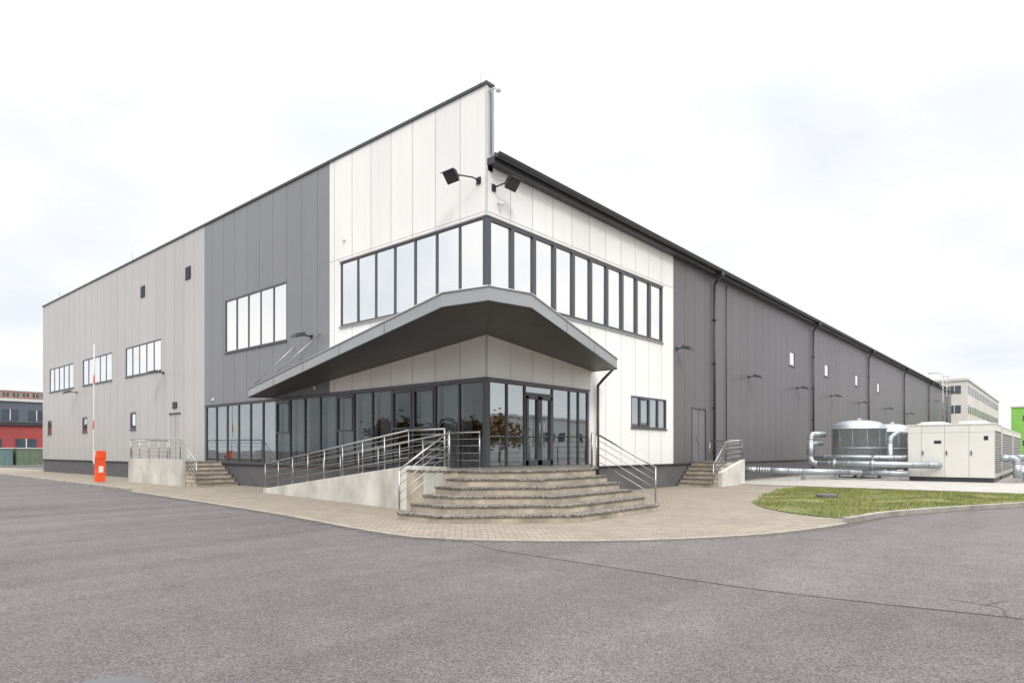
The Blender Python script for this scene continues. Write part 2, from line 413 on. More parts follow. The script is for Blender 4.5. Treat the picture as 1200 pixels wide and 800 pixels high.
window(gf, 'L', 0.1, 18.3, 1.0, 3.66, eL, ['glass']*11+['glassM']*6, fw=.07, mw=.065, rev=.05)
window(gf, 'R', 0.1, 5.36, 1.0, 3.66, [0.1, 0.95, 1.81, 3.24, 4.2, 4.75, 5.36], 'glassR', fw=.07, mw=.065, rev=.05)
for a0, a1 in ((1.85, 2.52), (2.535, 3.20)):
    for (l, r, b, t_) in ((a0, a0+.10, 1.09, 3.3), (a1-.10, a1, 1.09, 3.3), (a0, a1, 3.2, 3.3), (a0, a1, 1.085, 1.25)):
        fbox(gf, 'R', l, r, -.08, 0.02, b, t_, 'frame')
for a in (2.42, 2.64): gf.tube(P('R', a, .09, 1.7), P('R', a, .09, 2.6), .016, 'steel', 8)
fbox(gf, 'R', 1.82, 3.23, -.08, .015, 3.32, 3.40, 'frame')
for k in (2, 3, 6, 10):
    a0, a1 = eL[k]+.04, eL[k+1]-.04
    fbox(gf, 'L', a0, a1, -.05, .012, 2.25, 2.32, 'frame'); fbox(gf, 'L', a0, a1, -.05, .012, 3.48, 3.56, 'frame')
    fbox(gf, 'L', a0, a0+.06, -.05, .012, 2.32, 3.48, 'frame'); fbox(gf, 'L', a1-.06, a1, -.05, .012, 2.32, 3.48, 'frame')
gf.obj('ground_floor_glazing', B)
it = MB()
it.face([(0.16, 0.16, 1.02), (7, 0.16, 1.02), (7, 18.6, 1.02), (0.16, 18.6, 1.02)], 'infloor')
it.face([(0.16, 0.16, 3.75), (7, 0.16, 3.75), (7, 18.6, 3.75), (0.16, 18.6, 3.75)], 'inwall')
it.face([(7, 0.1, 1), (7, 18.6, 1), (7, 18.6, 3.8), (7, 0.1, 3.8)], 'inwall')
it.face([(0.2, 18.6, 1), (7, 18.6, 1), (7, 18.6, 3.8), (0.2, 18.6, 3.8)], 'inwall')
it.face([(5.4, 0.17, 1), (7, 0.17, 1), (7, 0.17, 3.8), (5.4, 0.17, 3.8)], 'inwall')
it.face([(8, 0.9, 2.2), (11.6, 0.9, 2.2), (11.6, .9, 3.9), (8, .9, 3.9)], 'blind')
for k in range(1, 12):
    if k in (3, 8): continue
    it.box(0.30, 0.33, eL[k]+.06, eL[k+1]-.10, 1.03, 3.6, 'blind')
for y in (3.0, 8.5, 14.0): it.box(2.2, 2.5, y, y+.3, 1.02, 3.74, 'wpaint')
for y in (13.2, 15.8): it.box(1.2, 2.6, y, y+.8, 1.02, 1.8, 'wpaint')
it.box(3.5, 4.8, 1.6, 4.6, 1.02, 2.1, 'wpaint')
it.obj('interior', B)
dv = MB()
fbox(dv, 'R', 13.76, 15.19, -.10, -.03, 1.07, 3.49, 'doorR')
fbox(dv, 'R', 13.70, 13.76, -.10, .02, 1.07, 3.55, 'frame'); fbox(dv, 'R', 15.19, 15.25, -.10, .02, 1.07, 3.55, 'frame')
fbox(dv, 'R', 13.76, 15.19, -.10, .02, 3.49, 3.55, 'frame'); fbox(dv, 'R', 14.47, 14.485, -.03, -.02, 1.1, 3.45, 'trim')
fbox(dv, 'R', 14.30, 14.36, -.03, .03, 2.0, 2.2, 'steel')
fbox(dv, 'L', 21.01, 22.49, -.10, -.03, 1.0, 3.44, 'doorL')
fbox(dv, 'L', 20.95, 21.01, -.10, .02, 1.0, 3.5, 'ltrim'); fbox(dv, 'L', 22.49, 22.55, -.10, .02, 1.0, 3.5, 'ltrim')
fbox(dv, 'L', 21.01, 22.49, -.10, .02, 3.44, 3.5, 'trim'); fbox(dv, 'L', 21.745, 21.76, -.03, -.02, 1.0, 3.4, 'trim')
fbox(dv, 'L', 21.5, 22.0, 0.0, .04, 3.72, 4.05, 'black')
for a0 in (25.7, 19.9):
    fbox(dv, 'L', a0, a0+.6, .001, .02, 10.05, 10.7, 'black')
    for k in range(6): fbox(dv, 'L', a0+.03, a0+.57, .02, .045, 10.08+k*.10, 10.11+k*.10, 'trim')
for a, z in ((17.4, 3.9), (8.9, 3.9), (7.0, 9.2)):
    fbox(dv, 'L', a, a+.12, 0, .06, z, z+.12, 'wpaint')
dv.obj('doors_and_vents', B, bevel=.004)
dp = MB()
for a in (16.0, 32, 48, 64, 80, 96):
    dp.path([(a, -.42, ZE+.02), (a, -.42, ZE-.22), (a, -.10, ZE-.55), (a, -.10, 0.25), (a, -.22, 0.08)], .06, 'trim', 10)
    dp.box(a-.13, a+.13, -.53, -.31, ZE-.20, ZE-.02, 'trim')
    for z in (1.5, 3.6, 5.7, 7.8): dp.box(a-.08, a+.08, -.18, 0, z, z+.05, 'trim')
dp.path([(5.75, -.75, 4.42), (5.75, -.35, 4.1), (5.80, -.10, 3.9), (5.80, -.10, .1)], .05, 'trim', 10)
dp.tube((17.6, -.03, 1.1), (17.6, -.03, 9.8), .02, 'trim', 6)
dp.obj('downpipes', B)
cd = MB()
for dx in (0, .55): cd.tube((86+dx, -.75, 1.2), (86+dx, -.75, 11.4), .035, 'steel', 6)
for k in range(34): cd.tube((86, -.75, 1.4+k*.29), (86.55, -.75, 1.4+k*.29), .018, 'steel', 5)
for k in range(10):
    z = 3.5+k*.85
    pts = [(86.275+.45*math.cos(a), -.75-.75*math.sin(a), z) for a in [math.pi*j/6 for j in range(7)]]
    cd.path(pts, .022, 'steel', 5)
for a in (math.pi*.2, math.pi*.5, math.pi*.8):
    cd.tube((86.275+.45*math.cos(a), -.75-.75*math.sin(a), 3.5), (86.275+.45*math.cos(a), -.75-.75*math.sin(a), 11.15), .022, 'steel', 5)
for z in (2, 5, 8, 10):
    for dx in (0, .55): cd.tube((86+dx, -.75, z), (86+dx, 0, z), .025, 'steel', 5)
for dx in (0, .55): cd.path([(86+dx, -.75, 11.4), (86+dx, -.3, 11.7), (86+dx, .8, 11.7), (86+dx, .8, 10.2)], .035, 'steel', 6)
cd.obj('roof_ladder', B)
cm = MB()
cm.tube((.1, -.02, 12.15), (.1, -.35, 12.15), .025, 'wpaint', 8); cm.ball((.1, -.38, 12.05), .09, 'wpaint', 12, 8)
cm.tube((.15, -.05, 12.1), (.15, -.05, 10.3), .012, 'trim', 5)
cm.tube((.5, -.03, 8.95), (.5, -.12, 8.95), .05, 'wpaint', 8); cm.ball((.5, -.16, 8.9), .07, 'wpaint', 12, 8)
cm.obj('security_camera', B)

# canopy
ca = MB()
Cw = (0.0, 0.0, 4.96); A = (-3.2, -1.5, 5.0); N = (-2.87, -2.72, 5.04); Bp = (-1.75, -3.1, 5.0)
Rt = (5.3, -1.2, 4.36); Rw = (5.6, -.002, 4.40); Lt = (-.85, 12.5, 3.74); Lw = (-.002, 12.0, 3.76)
tris = ((Cw, Lw, Lt), (Cw, Lt, A), (Cw, A, N), (Cw, N, Bp), (Cw, Bp, Rt), (Cw, Rt, Rw))
for tri in tris: ca.face(tri, 'soffit')
def up(p, h=.34, ins=0): return (p[0], p[1], p[2]+h)
for tri in tris: ca.face([up(q, .33) for q in tri], 'fascia')
ring = [Lw, Lt, A, N, Bp, Rt, Rw]
for p_, q_ in zip(ring[:-1], ring[1:]):
    ca.face([p_, q_, up(q_), up(p_)], 'fascia')
    ca.tube((p_[0], p_[1], p_[2]+.345), (q_[0], q_[1], q_[2]+.345), .03, 'fascia', 8)
    ca.tube((p_[0], p_[1], p_[2]+.0), (q_[0], q_[1], q_[2]+.0), .018, 'trim', 8)
for p_, q_, n_ in ((Lt, A, 5), (Bp, Rt, 3)):
    p_ = Vector(p_); q_ = Vector(q_)
    for k in range(1, n_):
        m_ = p_.lerp(q_, k/n_); ca.tube(m_+Vector((-.002, -.002, .02)), m_+Vector((-.002, -.002, .33)), .007, 'trim', 4)
for (a, z, e) in ((8.6, 6.0, (-1.45, 9.2, 4.45)), (10.4, 5.7, (-1.05, 11.6, 4.2))):
    ca.tube(P('L', a, .02, z), e, .018, 'steel', 6)
ca.obj('entrance_canopy', B)

# ================================================================= floodlights
def floodlight(side, a, z, reach=.45, big=1.0, turn=0.0):
    mb = MB()
    mb.tube(P(side, a, 0, z), P(side, a, reach, z+.02), .022*big, 'black', 8)
    fbox(mb, side, a-.06, a+.06, 0, .03, z-.08, z+.08, 'black')
    w_ = .17*big
    o0 = reach; pts = []
    for (do, dz, ww) in ((-.05, .10, .6), (.22, .02, .6), (.30, -.12, 1.0), (-.10, -.01, 1.0)):
        pts.append((o0+do*big, z+dz*big, w_*ww))
    L_ = [P(side, a-q[2]+turn*(q[0]-o0), q[0], q[1]) for q in pts]; R_ = [P(side, a+q[2]+turn*(q[0]-o0), q[0], q[1]) for q in pts]
    mb.face(L_, 'black'); mb.face(R_[::-1], 'black')
    for i in range(4):
        j = (i+1) % 4; mb.face([L_[i], L_[j], R_[j], R_[i]], 'black')
    mb.obj('floodlight')
for a, z in ((23.2, 5.65), (37.4, 5.45), (9.2, 5.95)): floodlight('L', a, z, .45, 1.25)
for a, z in ((12.2, 6.0), (20.6, 5.5), (28.8, 5.5), (36.6, 5.5), (45, 5.5), (55, 5.5), (66, 5.5)): floodlight('R', a, z, .4, 1.2)
def cornerlight(side):
    mb = MB()
    zb = 9.55 if side == 'L' else 9.35
    base_p = Vector(P(side, .30, .02, zb)); tip = Vector(P(side, .80 if side == 'L' else .55, .55 if side == 'L' else .42, zb+.16))
    mb.path([base_p, base_p+Vector(P(side, 0, .25, .02)), tip], .022, 'black', 8)
    fbox(mb, side, .22, .38, .001, .04, zb-.1, zb+.1, 'black')
    o = Vector(P(side, 0, 1, 0)); al = Vector(P(side, 1, 0, 0)); u = Vector((0, 0, 1))
    f = (o*.75 - u*.62).normalized(); h = (o*.62+u*.75).normalized()
    def q(i, j, k): return tip + al*i + f*j + h*k
    def blk(i0, i1, j0, j1, k0, k1, key, tp=1.0):
        p8 = [q(i0*tp, j0, k0*tp), q(i1*tp, j0, k0*tp), q(i1*tp, j0, k1*tp), q(i0*tp, j0, k1*tp), q(i0, j1, k0), q(i1, j1, k0), q(i1, j1, k1), q(i0, j1, k1)]
        for F in ((0, 1, 2, 3), (4, 5, 6, 7), (0, 1, 5, 4), (1, 2, 6, 5), (2, 3, 7, 6), (3, 0, 4, 7)): mb.face([p8[n_] for n_ in F], key)
    blk(-.20, .20, -.02, .14, -.16, .16, 'black', .7)
    blk(-.23, .23, .14, .19, -.19, .19, 'black')
    blk(-.19, .19, .192, .195, -.15, .15, 'trim')
    blk(-.23, .23, .19, .30, .19, .205, 'black')
    mb.obj('floodlight')
cornerlight('L'); cornerlight('R')

# ================================================================= STAIRS, RAMP
ZF = 1.07
st = MB()
def step_poly(i, grow=0.0):
    L = 4.55-.38*i+grow; F = 7.42-.38*math.sqrt(2)*i+grow*1.414; R = 4.97-.38*i+grow; xe = 1.1+grow*.5
    return [(-L, -1.5), (-L, -(F-L)), (-(F-R), -R), (xe, -R), (xe, -.6), (-.4, -.6), (-2.0, -1.5)]
for i in range(5):
    st.prism(step_poly(i), 0.178*i-.02, 0.178*(i+1)-.05, 'riser')
    st.prism(step_poly(i, .03), 0.178*(i+1)-.0495, 0.178*(i+1), 'tread')
top = [(-3.1, -1.5), (-2.65, -1.52), (-2.65, -2.08), (-1.68, -3.07), (1.1, -3.07), (5.5, -.04), (-.04, -.04), (-.04, 0.1), (-2.95, 0.1)]
st.prism(top, -.05, ZF-.05, 'riser')
top2 = [(-3.13, -1.53), (-2.68, -1.53), (-2.68, -2.10), (-1.70, -3.10), (1.13, -3.10), (5.56, -.042), (-.042, -.042), (-.042, 0.1), (-2.97, 0.1)]
st.prism(top2, ZF-.0495, ZF, 'tread')
st.obj('entrance_stairs', bevel=.008)
rp = MB()
rp.prism([(-2.80, .1), (-.06, .1), (-.06, 9.7), (-1.60, 9.7)], -.1, [ZF-.01, ZF-.01, .05, .05], 'concrete')
rp.prism([(-3.12, -1.47), (-2.93, .1), (-2.80, .1), (-2.98, -1.47)], -.1, ZF+.09, 'ramp')
rp.prism([(-2.93, .1), (-1.72, 9.7), (-1.59, 9.7), (-2.80, .1)], -.1, [ZF+.09, .15, .15, ZF+.09], 'ramp')
rp.obj('wheelchair_ramp', bevel=.008)
def railing(name, pts, h=1.0, spacing=1.25, bars=(.22, .42, .62, .80), r=.024):
    mb = MB()
    pts = [Vector(p) for p in pts]
    U = Vector((0, 0, 1))
    mb.path([p+U*h for p in pts], r, 'steel', 10)
    for b in bars: mb.path([p+U*b for p in pts], .009, 'steel', 6)
    for a, b in zip(pts[:-1], pts[1:]):
        L = (b-a).length; n_ = max(1, round(L/spacing))
        for k in range(n_+1):
            p = a.lerp(b, k/n_)
            mb.tube(p-U*.02, p+U*(h-.01), .021, 'steel', 8); mb.tube(p, p+U*.012, .055, 'steel', 10)
    for p in (pts[0], pts[-1]): mb.ball(p+U*h, r, 'steel')
    mb.obj(name)
railing('railing', [(-3.03, -1.42, ZF+.09), (-2.87, .1, ZF+.09), (-1.66, 9.65, .15)], .92)
railing('railing', [(-1.35, .2, ZF-.01), (-.55, 9.6, .06)], .98)
railing('railing', [(-1.35, -1.0, ZF), (-1.35, .15, ZF)], .98)
railing('railing', [(-3.0, -1.55, ZF), (-4.55, -1.55, .17)], .95, 2.0)
railing('railing', [(1.08, -3.12, ZF), (1.08, -4.92, .17)], .95, 2.0)
railing('railing', [(1.05, -3.0, ZF), (5.4, -.08, ZF)], .98, 1.1)

ss = MB()
for i in range(6):
    ss.box(12.2+.27*i, 15.4, -1.55, -.04, .178*i-.02, .178*(i+1)-.04, 'riser')
    ss.box(12.17+.27*i, 15.4 if i == 5 else 12.2+.27*(i+1)-.001, -1.552, -.041, .178*(i+1)-.0395, .178*(i+1), 'tread')
ss.prism([(12.9, -1.75), (15.5, -1.75), (15.5, -1.556), (12.9, -1.556)], -.05, [.62, 1.16, 1.16, .62], 'ramp')
ss.obj('side_stairs', bevel=.006)
railing('railing', [(12.25, -1.65, .05), (13.55, -1.65, 1.0), (15.42, -1.65, 1.1), (15.42, -.1, 1.1)], .92, 1.3)
ls = MB()
for i in range(6):
    ls.box(-1.75, -.04, 15.0+.31*i, 22.4, .178*i-.02, .178*(i+1)-.04, 'riser')
    ls.box(-1.752, -.041, 14.97+.31*i, 22.4 if i == 5 else 15.0+.31*(i+1)-.001, .178*(i+1)-.0395, .178*(i+1), 'tread')
ls.prism([(-1.93, 16.3), (-1.756, 16.3), (-1.756, 22.5), (-1.93, 22.5)], -.05, [1.16]*4, 'ramp')
ls.obj('side_stairs', bevel=.006)
railing('railing', [(-1.85, 15.0, .12), (-1.85, 16.6, 1.12), (-1.85, 22.4, 1.16)], .95, 1.2)
railing('railing', [(-1.8, 22.45, 1.07), (-.1, 22.45, 1.07)], 1.0, 1.2)

# ================================================================= GROUND
CX, CY = -13.935, -12.93
def W(r, f): return (CX+.6509*r+.7591*f, CY-.7595*r+.6505*f)   # survey frame: metres right / ahead of station
gr = MB()
S = 1500
gr.face([(-S, -S, 0), (S, -S, 0), (S, S, 0), (-S, S, 0)], 'asphalt'); gr.obj('ground')

def smooth(pts, n=6):
    out = []
    for i in range(len(pts)-1):
        p0 = pts[max(i-1, 0)]; p1 = pts[i]; p2 = pts[i+1]; p3 = pts[min(i+2, len(pts)-1)]
        for k in range(n):
            t_ = k/n
            out.append(tuple(0.5*((2*p1[j])+(-p0[j]+p2[j])*t_+(2*p0[j]-5*p1[j]+4*p2[j]-p3[j])*t_**2+(-p0[j]+3*p1[j]-3*p2[j]+p3[j])*t_**3) for j in (0, 1)))
    out.append(pts[-1]); return out
edge = smooth([W(-52, 60), W(-33.2, 42), W(-16.6, 26.7), W(-6.74, 17), W(-2.64, 12.5), W(-1.19, 11.45), W(.585, 11.15), W(2.38, 11.3), W(4.38, 11.95), W(6.2, 13.1), W(7.56, 14.3), W(9.4, 15.7), W(14.3, 18.1), W(30, 25), W(60, 38)])
pv = MB()
poly = list(edge)+[(60, 1), (1, 1), (1, 70)]
pv.face([(q[0], q[1], .012) for q in poly], 'paver'); pv.obj('pavement')
def strip(mb, line, wdt, z0, z1, key, off=0.0):
    nrm = []
    for i in range(len(line)):
        a = Vector(line[max(i-1, 0)]); b = Vector(line[min(i+1, len(line)-1)]); d = (b-a).normalized(); nrm.append(Vector((-d.y, d.x)))
    l0 = [Vector(p)+n_*off for p, n_ in zip(line, nrm)]; l1 = [Vector(p)+n_*(off+wdt) for p, n_ in zip(line, nrm)]
    for i in range(len(line)-1):
        a, b, c, d = l0[i], l0[i+1], l1[i+1], l1[i]
        mb.face([(a.x, a.y, z1), (b.x, b.y, z1), (c.x, c.y, z1), (d.x, d.y, z1)], key)
        mb.face([(a.x, a.y, z0), (b.x, b.y, z0), (b.x, b.y, z1), (a.x, a.y, z1)], key)
        mb.face([(d.x, d.y, z0), (c.x, c.y, z0), (c.x, c.y, z1), (d.x, d.y, z1)], key)
    for i in (0, -1):
        a, d = l0[i], l1[i]; mb.face([(a.x, a.y, z0), (d.x, d.y, z0), (d.x, d.y, z1), (a.x, a.y, z1)], key)
kb = MB()
strip(kb, edge[:14], .14, 0, .11, 'kerb', -.14)
strip(kb, edge[13:59], .10, 0, .018, 'kerb', -.10)
strip(kb, edge[58:], .15, 0, .12, 'kerb', -.15)
kb.obj('kerb')
gt = MB()
nn = []
for i in range(len(edge)):
    a = Vector(edge[max(i-1, 0)]); b = Vector(edge[min(i+1, len(edge)-1)]); d = (b-a).normalized(); nn.append(Vector((d.y, -d.x)))
o_ = []
for i in range(12, len(edge)-1):
    for k in range(8):
        p_ = Vector(edge[i]).lerp(Vector(edge[i+1]), k/8); q_ = nn[i].lerp(nn[i+1], k/8)
        o_.append((p_+q_*.05, p_+q_*(.17+.13*random.random()+.08*math.sin(i*1.7+k))))
for (a, b), (c, d) in zip(o_[:-1], o_[1:]): gt.face([(a.x, a.y, .008), (c.x, c.y, .008), (d.x, d.y, .008), (b.x, b.y, .008)], 'grit')
gt.obj('gutter_grit')
lf = MB()
for k in range(420):
    i = random.randrange(12, len(edge)-8); p_ = Vector(edge[i]).lerp(Vector(edge[i+1]), random.random())+nn[i]*random.gauss(.15, .35)
    s_ = random.uniform(.008, .022); a = random.uniform(0, math.tau); z = .026
    lf.face([(p_.x+s_*math.cos(a+j*math.tau/5)*random.uniform(.6, 1.2), p_.y+s_*math.sin(a+j*math.tau/5)*random.uniform(.6, 1.2), z+random.uniform(0, .008)) for j in range(5)], random.choice(['leafA', 'leafA', 'kerb']))
lf.obj('fallen_leaves')
a2 = MB()
seam = smooth([W(-.75, 11.1), W(-.3, 10.2), W(1.16, 8.77), W(2.83, 7.16), W(4.72, 5.96), W(9, 3.2), W(20, -5)], 5)
e2 = [q for q in edge[30:]]
a2.face([(q[0], q[1], .004) for q in (seam + [W(90, -5), W(90, 45)] + e2[::-1])], 'asphalt2')
def crackline(pts, w0, key='tar', z=.0075):
    pl_ = smooth(pts, 10); prev = None
    for i in range(len(pl_)-1):
        a = Vector(pl_[i]); b = Vector(pl_[i+1]); d = (b-a).normalized(); n_ = Vector((-d.y, d.x))
        w_ = w0*random.uniform(.3, 1.0); c0 = a+n_*random.uniform(-.012, .012)
        cur = (c0+n_*w_, c0-n_*w_)
        if prev: a2.face([(prev[0].x, prev[0].y, z), (cur[0].x, cur[0].y, z), (cur[1].x, cur[1].y, z), (prev[1].x, prev[1].y, z)], key)
        prev = cur
crackline([seam[i] for i in range(2, 26, 3)], .006)
crackline([W(4.55, 6.75), W(4.75, 6.5), W(4.80, 6.35), W(4.72, 6.2), W(4.62, 6.05)], .016)
crackline([W(4.75, 6.5), W(4.95, 6.6), W(5.1, 6.65)], .012)
a2.obj('road')
lawn_poly = [W(6.75, 17.3), W(6.95, 15.6), W(7.75, 14.75), W(9.5, 16.0), W(14.3, 18.35), W(30, 25.3), W(45, 31.8)]
lawn_poly = smooth(lawn_poly, 4)+[(36, -14.0), (15, -14.0), (15, -4.3), (12.1, -4.3), (8.6, -5.0), (5.0, -6.0)]
lw = MB(); lw.face([(q[0], q[1], .03) for q in lawn_poly], 'lawn')
lw.obj('lawn')
def inside(x, y, poly):
    c = False; j = len(poly)-1
    for i in range(len(poly)):
        xi, yi = poly[i]; xj, yj = poly[j]
        if (yi > y) != (yj > y) and x < (xj-xi)*(y-yi)/(yj-yi)+xi: c = not c
        j = i
    return c
gb = MB(); xs = [q[0] for q in lawn_poly]; ys = [q[1] for q in lawn_poly]
cnt = 0
while cnt < 30000:
    x = random.uniform(min(xs)-.2, 22); y = random.uniform(max(min(ys), -20), max(ys)+.1)
    jx = x+random.gauss(0, .06); jy = y+random.gauss(0, .06)
    if not inside(jx, jy, lawn_poly): continue
    if math.sin(x*1.3+math.sin(y*2.1)*1.4)*math.sin(y*1.7+x*.6) < -.45 and random.random() < .8: continue
    h = random.uniform(.02, .07); a = random.uniform(0, math.tau); w_ = .006+.006*random.random()
    lx, ly = random.uniform(-.03, .03), random.uniform(-.03, .03)
    gb.face([(x-w_*math.cos(a), y-w_*math.sin(a), .018), (x+w_*math.cos(a), y+w_*math.sin(a), .018), (x+lx, y+ly, .03+h)], 'blade' if random.random() < .70 else 'blade2'); cnt += 1
gb.obj('grass')
sb = MB(); sb.box(15.05, 70, -13.5, -1.0, -.05, .06, 'concrete'); sb.obj('equipment_slab', bevel=.01)
mh = MB(); q = W(-2.62, 4.12); mh.lathe(q[0], q[1], [(.0, .010), (.22, .010), (.24, .006), (.27, .012), (.31, .012), (.32, .002)], 'plinth', 32); mh.obj('manhole_cover')
mh = MB(); q = W(10.3, 21.2); mh.lathe(q[0], q[1], [(.0, .14), (.28, .14), (.32, .12), (.3, .02)], 'plinth', 24); mh.obj('drain_cover')

# ================================================================= BARRIER
bx, by = W(-20, 31.4)
bb = MB()
bb.box(bx-.20, bx+.20, by-.16, by+.16, .05, 1.15, 'red'); bb.box(bx-.22, bx+.22, by-.18, by+.18, .0, .05, 'concrete')
bb.box(bx-.22, bx+.22, by-.18, by+.18, 1.15, 1.32, 'red'); bb.prism([(bx-.22, by-.18), (bx+.22, by-.18), (bx+.12, by+.1), (bx-.12, by+.1)], 1.32, 1.55, 'red')
bb.box(bx-.10, bx+.10, by-.175, by-.161, .5, .8, 'wpaint')
bb.box(bx-.26, bx-.225, by-.05, by+.05, .9, 1.6, 'wpaint')
bb.tube((bx-.28, by, 1.0), (bx-.24, by, 6.7), .028, 'wpaint', 10)
for k in range(2): bb.tube((bx-.269+.015*k, by, 2.6+2.2*k), (bx-.266+.015*k, by, 3.0+2.2*k), .030, 'red', 10)
bb.obj('traffic_barrier', bevel=.01)

# ================================================================= EQUIPMENT
def tank(cx, cy, r, z0, z1):
    mb = MB()
    prof = [(0, z0), (r*.6, z0), (r*.97, z0+.12), (r, z0+.2), (r, z1-.52), (r+.03, z1-.51), (r+.03, z1-.46), (r, z1-.45),
            (r*.975, z1-.36), (r*.90, z1-.24), (r*.75, z1-.12), (r*.5, z1-.04), (r*.25, z1), (0, z1)]
    mb.lathe(cx, cy, prof, 'galv', 64)
    zm = (z0+z1)/2-.15
    mb.lathe(cx, cy, [(r, zm), (r+.02, zm+.01), (r+.02, zm+.05), (r, zm+.06)], 'galv', 64)
    for i in range(12):
        a = math.tau*i/12; c_, s_ = math.cos(a), math.sin(a)
        mb.tube((cx+r*c_, cy+r*s_, z0+.2), (cx+r*c_, cy+r*s_, z1-.52), .010, 'galv', 4)
        pr = [(r, z1-.45), (r*.90, z1-.24), (r*.75, z1-.12), (r*.5, z1-.04), (r*.25, z1)]
        for (ra, za), (rb, zb) in zip(pr[:-1], pr[1:]): mb.tube((cx+ra*c_, cy+ra*s_, za), (cx+rb*c_, cy+rb*s_, zb), .01, 'galv', 4)
    for a in (.4, 1.97, 3.54, 5.1): mb.tube((cx+r*.75*math.cos(a), cy+r*.75*math.sin(a), .05), (cx+r*.75*math.cos(a), cy+r*.75*math.sin(a), z0+.3), .09, 'galv', 8)
    mb.tube((cx, cy, z1-.02), (cx, cy, z1+.10), .14, 'galv', 12)
    mb.obj('storage_tank')
tank(26.2, -4.1, 1.36, .40, 3.25); tank(30.2, -5.0, 1.05, .45, 3.15); tank(33.4, -5.9, 1.0, .45, 3.15)
pp = MB()
def elbow_path(pts, r, key='galv'):
    pts = [Vector(p) for p in pts]; out = [pts[0]]
    for i in range(1, len(pts)-1):
        a, b, c = pts[i-1], pts[i], pts[i+1]; rr = min(r*2.2, (a-b).length*.45, (c-b).length*.45)
        p0 = b+(a-b).normalized()*rr; p2 = b+(c-b).normalized()*rr
        for k in range(6):
            t_ = k/5; out.append(p0*(1-t_)**2+b*2*t_*(1-t_)+p2*t_**2)
    out.append(pts[-1]); pp.path(out, r, key, 14)
    for a, b in zip(pts[:-1], pts[1:]):
        L = (b-a).length; n_ = int(L/1.1)
        for k in range(1, n_+1):
            m_ = a.lerp(b, k/(n_+1)); d = (b-a).normalized(); pp.tube(m_-d*.02, m_+d*.02, r*1.06, key, 14)
elbow_path([(20.0, .1, .55), (20.0, -1.0, .55), (20.6, -2.4, .50), (23.2, -4.6, .42), (23.2, -7.0, .42)], .15)
elbow_path([(25.0, -2.6, 2.45), (23.6, -2.3, 2.45), (23.2, -2.4, .85), (23.2, -8.2, .85), (24.5, -8.2, .85)], .16)
elbow_path([(25.3, -2.4, 1.95), (24.3, -2.0, 1.95), (23.9, -2.1, 1.2), (23.4, -6.6, 1.2), (25.0, -7.0, 1.2)], .12)
elbow_path([(23.7, -6.1, .3), (23.7, -6.1, 2.2), (24.6, -6.3, 2.5), (27.5, -6.4, 2.5)], .12)
elbow_path([(28.0, -6.3, .9), (28.4, -6.3, 2.3), (31.0, -6.6, 2.5)], .16)
elbow_path([(24, -11.2, 1.2), (45, -11.4, 1.2)], .16); elbow_path([(24.2, -11.6, .75), (45, -11.7, .75)], .16)
elbow_path([(23.9, -10.6, 1.2), (24.0, -11.2, 1.2), (24.0, -11.2, .3)], .16)
for x_, y_ in ((20.9, -2.7), (22.4, -3.9), (23.2, -6.5), (26, -11.4), (32, -11.5)):
    pp.box(x_-.05, x_+.05, y_-.10, y_+.10, .05, .5, 'galv')
for c in ((23.2, -5.4, .85), (23.2, -3.6, .85)):
    pp.tube((c[0], c[1]-.09, c[2]), (c[0], c[1]+.09, c[2]), .22, 'galv', 16); pp.tube(c, (c[0], c[1], c[2]+.45), .025, 'steel', 6)
    pp.tube((c[0], c[1], c[2]+.43), (c[0], c[1], c[2]+.46), .12, 'trim', 14)
pp.obj('pipework')
def chiller(x0, x1, y0, y1, zt):
    mb = MB()
    mb.box(x0+.05, x1-.05, y0+.05, y1-.05, .06, .28, 'trim')
    mb.box(x0, x1, y0, y1, .28, zt, 'unit')
    mb.box(x0-.03, x1+.03, y0-.03, y1+.03, zt, zt+.05, 'unit')
    W_ = y1-y0
    for k in (.0, .28, .56, .84, 1):
        yy = y0+.02+(W_-.04)*k; mb.box(x0-.006, x0-.001, yy-.008, yy+.008, .3, zt-.02, 'ltrim' if k in (0, 1) else 'fascia')
    mb.box(x0-.006, x0-.001, y0+.02, y1-.02, zt-.36, zt-.35, 'fascia')
    for k in (.26, .54, .82): mb.box(x0-.05, x0-.004, y0+W_*k-.03, y0+W_*k+.01, 1.35, 1.55, 'black')
    mb.box(x0-.008, x0-.002, y0+.25, y0+.42, zt-.75, zt-.55, 'black')
    mb.box(x0-.008, x0-.002, y0+W_*.6, y0+W_*.6+.3, 1.9, 2.05, 'black')
    n_ = int((x1-x0)/1.3)
    for k in range(n_):
        xa = x0+.15+k*(x1-x0-.2)/n_; xb = xa+(x1-x0-.2)/n_-.12
        mb.box(xa, xb, y0-.012, y0-.002, .5, zt-.3, 'plinth')
        for j in range(18): mb.box(xa, xb, y0-.03, y0-.013, .55+j*(zt-.9)/18, .58+j*(zt-.9)/18, 'unit')
        for yy in (y0+W_*.27, y0+W_*.73):
            xc = (xa+xb)/2
            mb.lathe(xc, yy, [(.55, zt+.05), (.52, zt+.18), (.50, zt+.18), (.48, zt+.08)], 'unit', 24); mb.lathe(xc, yy, [(.48, zt+.12), (.0, zt+.12)], 'trim', 24)
    mb.obj('chiller_unit', bevel=.008)
chiller(23.6, 27.6, -10.4, -6.9, 2.8); chiller(28.3, 36.5, -10.4, -7.1, 2.75); chiller(37.5, 46, -10.4, -7.1, 2.75)

